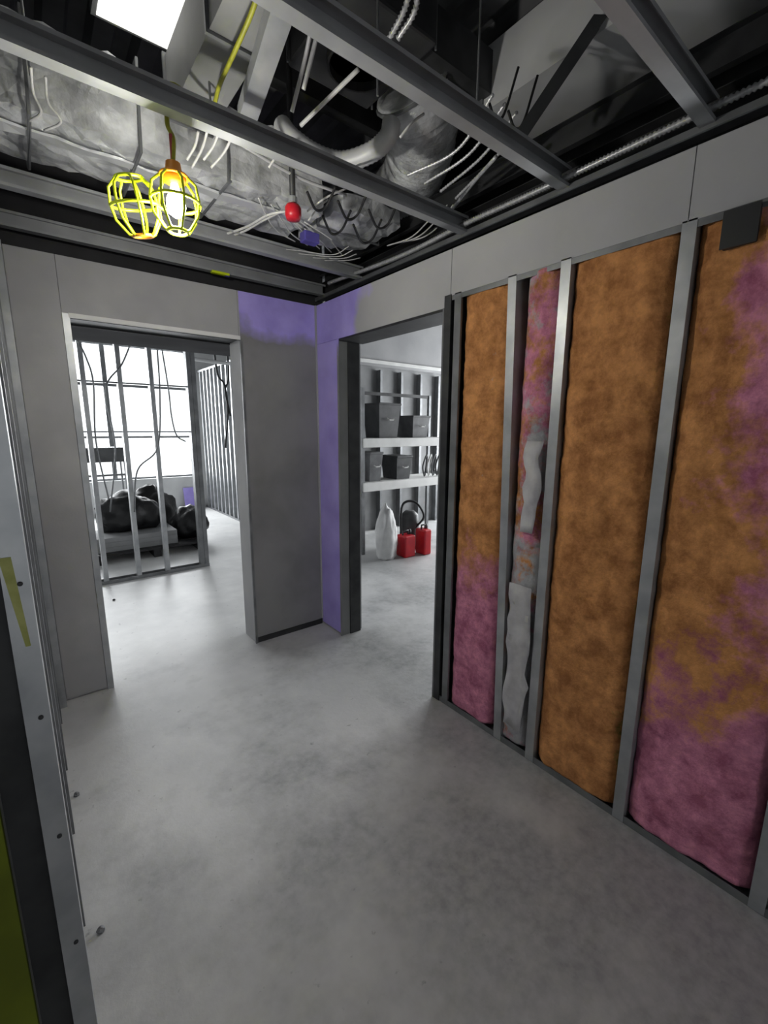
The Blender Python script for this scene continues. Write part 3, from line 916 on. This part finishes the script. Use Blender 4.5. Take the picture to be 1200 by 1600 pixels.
tag(cable('ceiling_pipe', [ony(298, 560, 5.3), ony(340, 566, 5.3), ony(400, 572, 5.3)], 0.02, GALV), 'pale horizontal pipe across the corridor ceiling', 'pipe')
# leaning violet sheet below the window
me = MB().box(-0.14, 0.14, 0, 0.013, 0, 0.42).mesh('drywall_sheet')
o = link('drywall_sheet', me, mat('violet sheet', PUR_A, 0.85, 0, PUR_B, 4))
o.location, o.rotation_euler = (2.33, 8.88, 0.0), (-0.22, 0, 0)
tag(o, 'small violet drywall sheet leaning under the far window', 'drywall sheet')

# low work table by the window on the left
t = thing('work_table', 'dark topped folding work table below the far windows', 'table', (1.05, 8.2, 0))
bevel_box('table_top', (-0.55, 0.12, -0.25, 0.25, 1.02, 1.24), mat('grey crate top', lin(96, 97, 98), 0.7, 0, lin(80, 81, 82), 6), t, 0.01)
for sx in (-0.5, 0.07):
    for sy in (-0.2, 0.2):
        MB().tube([(sx, sy, 0), (sx, sy, 1.03)], 0.015, 8).build('leg', STEEL_D, t)
box('stretcher', (-0.5, 0.07, -0.21, -0.19, 0.80, 0.83), STEEL_D, t)

# ================================================================ ROOM THROUGH THE RIGHT DOORWAY
RY = 4.30


def rx(px_, yy):
    return ony(px_, 750, yy).x


t = thing('storage_rack', 'steel storage rack with two white shelves seen through the doorway', 'rack', (0, RY, 0))
xa, xb = rx(566, RY), rx(700, RY)
for q in (xa, xb):
    for yy in (0.0, 0.42):
        member('post', (q, yy, 0), (q, yy, 2.02), (1, 0, 0), (0, 1, 0), 0.04, 0.04, STEEL_D, t, 0.0)
for zt in (1.435, 0.90):
    bevel_box('shelf', (xa + 0.005, xb + 0.035, -0.02, 0.46, zt - 0.11, zt), WHITE, t, 0.006)
member('brace', (xa, 0.43, 1.98), (xb, 0.43, 1.98), (0, 0, 1), (0, 1, 0), 0.03, 0.04, DARK, t, 0.0)
GREYP = mat('grey plastic', lin(104, 105, 107), 0.55, 0, lin(84, 85, 87), 9)
DGREY = mat('charcoal plastic', lin(58, 59, 61), 0.5, 0, lin(74, 75, 77), 9)
span = xb - xa
sh_items = [
    ('storage_tub', 0.30, 1.436, 0.34, 0.40, DGREY, 'tall charcoal tub on the top shelf of the white rack'),
    ('storage_tub', 0.66, 1.436, 0.30, 0.26, GREYP, 'grey tub on the top shelf of the white rack'),
    ('storage_tub', 0.16, 0.901, 0.20, 0.34, GREYP, 'tall grey tub on the lower shelf of the white rack'),
    ('storage_tub', 0.47, 0.901, 0.26, 0.28, DGREY, 'charcoal tub on the lower shelf of the white rack'),
]
for nm, u, z, wd, hh, m_, lab in sh_items:
    cx = xa + span * u
    t = thing(nm, lab, 'tub', (cx, RY + 0.2, z))
    MB().add([(-wd * .42, -.14, 0), (wd * .42, -.14, 0), (wd * .42, .14, 0), (-wd * .42, .14, 0),
              (-wd * .5, -.17, hh), (wd * .5, -.17, hh), (wd * .5, .17, hh), (-wd * .5, .17, hh)],
             [(0, 1, 2, 3), (4, 7, 6, 5), (0, 4, 5, 1), (1, 5, 6, 2), (2, 6, 7, 3), (3, 7, 4, 0)]).build('tub_body', m_, t)
    bevel_box('lid', (-wd * .53, wd * .53, -.185, .185, hh, hh + 0.025), m_, t, 0.006)
    MB().tube([(-0.05, -.18, hh * .6), (-0.03, -.2, hh * .55), (0.03, -.2, hh * .55), (0.05, -.18, hh * .6)], 0.008, 6).build('handle', WIRE_W, t)
for k_ in range(5):
    u = 0.74 + 0.055 * k_
    cx = xa + span * u
    o = cable('cable_coil', [(cx, RY + 0.08, 0.91), (cx - 0.05, RY + 0.06, 1.05), (cx + 0.03, RY + 0.07, 1.2), (cx + 0.05, RY + 0.1, 1.05), (cx + 0.01, RY + 0.08, 0.92)], 0.012,
              (DGREY, WIRE_W, GREYP)[k_ % 3])
    tag(o, ('dark', 'white', 'grey', 'second dark', 'second white')[k_] + ' cable loop propped on the lower white shelf', 'cable')

# white sack, red cans and a hand pump on the floor in front of the rack
fx = lambda px_, yy: ony(px_, 860, yy).x
sy = 4.02
lump('sack', (fx(603, sy), sy, 0.0), (0.13, 0.13, 0.40), mat('white woven sack', lin(225, 225, 224), 0.8, 0, lin(205, 205, 205), 8, 4, 0.3, 30), 21.0,
     'tall white sack standing on the floor before the rack', None, 'sack', 0.12)


def red_can(px_, yy, wd, hh, lab):
    t = thing('fuel_can', lab, 'can', (fx(px_, yy), yy, 0))
    bevel_box('can_body', (-wd / 2, wd / 2, -0.09, 0.09, 0.0, hh), RED, t, 0.02, 3)
    MB().tube([(-wd * .3, 0, hh - .004), (-wd * .3, 0, hh + .05), (wd * .2, 0, hh + .05), (wd * .2, 0, hh - .004)], 0.011, 8).build('handle', DGREY, t, True)
    MB().lathe([(0.02, hh - .004), (0.02, hh + .03), (0.012, hh + .06)], (wd * .36, 0, 0), 12).build('spout', DGREY, t, True)


red_can(634, 3.95, 0.17, 0.27, 'red fuel can beside the white sack')
red_can(661, 3.90, 0.12, 0.32, 'taller red fuel can away from the white sack')
t = thing('shop_vacuum', 'dark wheeled shop vacuum behind the red fuel cans', 'vacuum', (fx(640, 4.16), 4.17, 0))
MB().lathe([(0.10, 0.06), (0.12, 0.08), (0.125, 0.34), (0.12, 0.36), (0.11, 0.46), (0.06, 0.51)], (0, 0, 0), 20).build('drum', DGREY, t, True)
for a_ in (0.5, 2.1, 3.7, 5.2):
    MB().lathe([(0.028, -0.01), (0.03, 0.0), (0.028, 0.01)], (0.1 * math.cos(a_), 0.1 * math.sin(a_), 0.03), 12, Matrix.Rotation(math.pi / 2, 3, 'X')).build('wheel', BLACKISH, t)
    MB().tube([(0.1 * math.cos(a_), 0.1 * math.sin(a_), 0.03), (0.1 * math.cos(a_), 0.1 * math.sin(a_), 0.09)], 0.008, 6).build('caster_stem', STEEL_D, t)
cable('hose', [(0.0, -0.11, 0.3), (0.1, -0.16, 0.45), (0.05, -0.05, 0.62), (-0.12, 0.0, 0.6), (-0.2, -0.06, 0.30), (-0.19, -0.08, 0.02)], 0.016, BLACKISH, t, True)

# ================================================================ SMALL THINGS ON THE FLOOR
for k_, (px_, py_, lab) in enumerate(((178, 938, 'dark bolt lying on the floor inside the wide opening'), (150, 1455, 'grey crumb of plaster on the floor by the near steel post'),
                                     (112, 1243, 'small crumb of plaster on the floor along the left wall'))):
    p = onz(px_ + (8 if k_ else 0), py_, 0)
    lump('debris', (p.x, p.y, 0.0), (0.011, 0.011, 0.009), (DARK, STEEL_D, STEEL_D)[k_], 30.0 + k_, lab, None, 'debris')
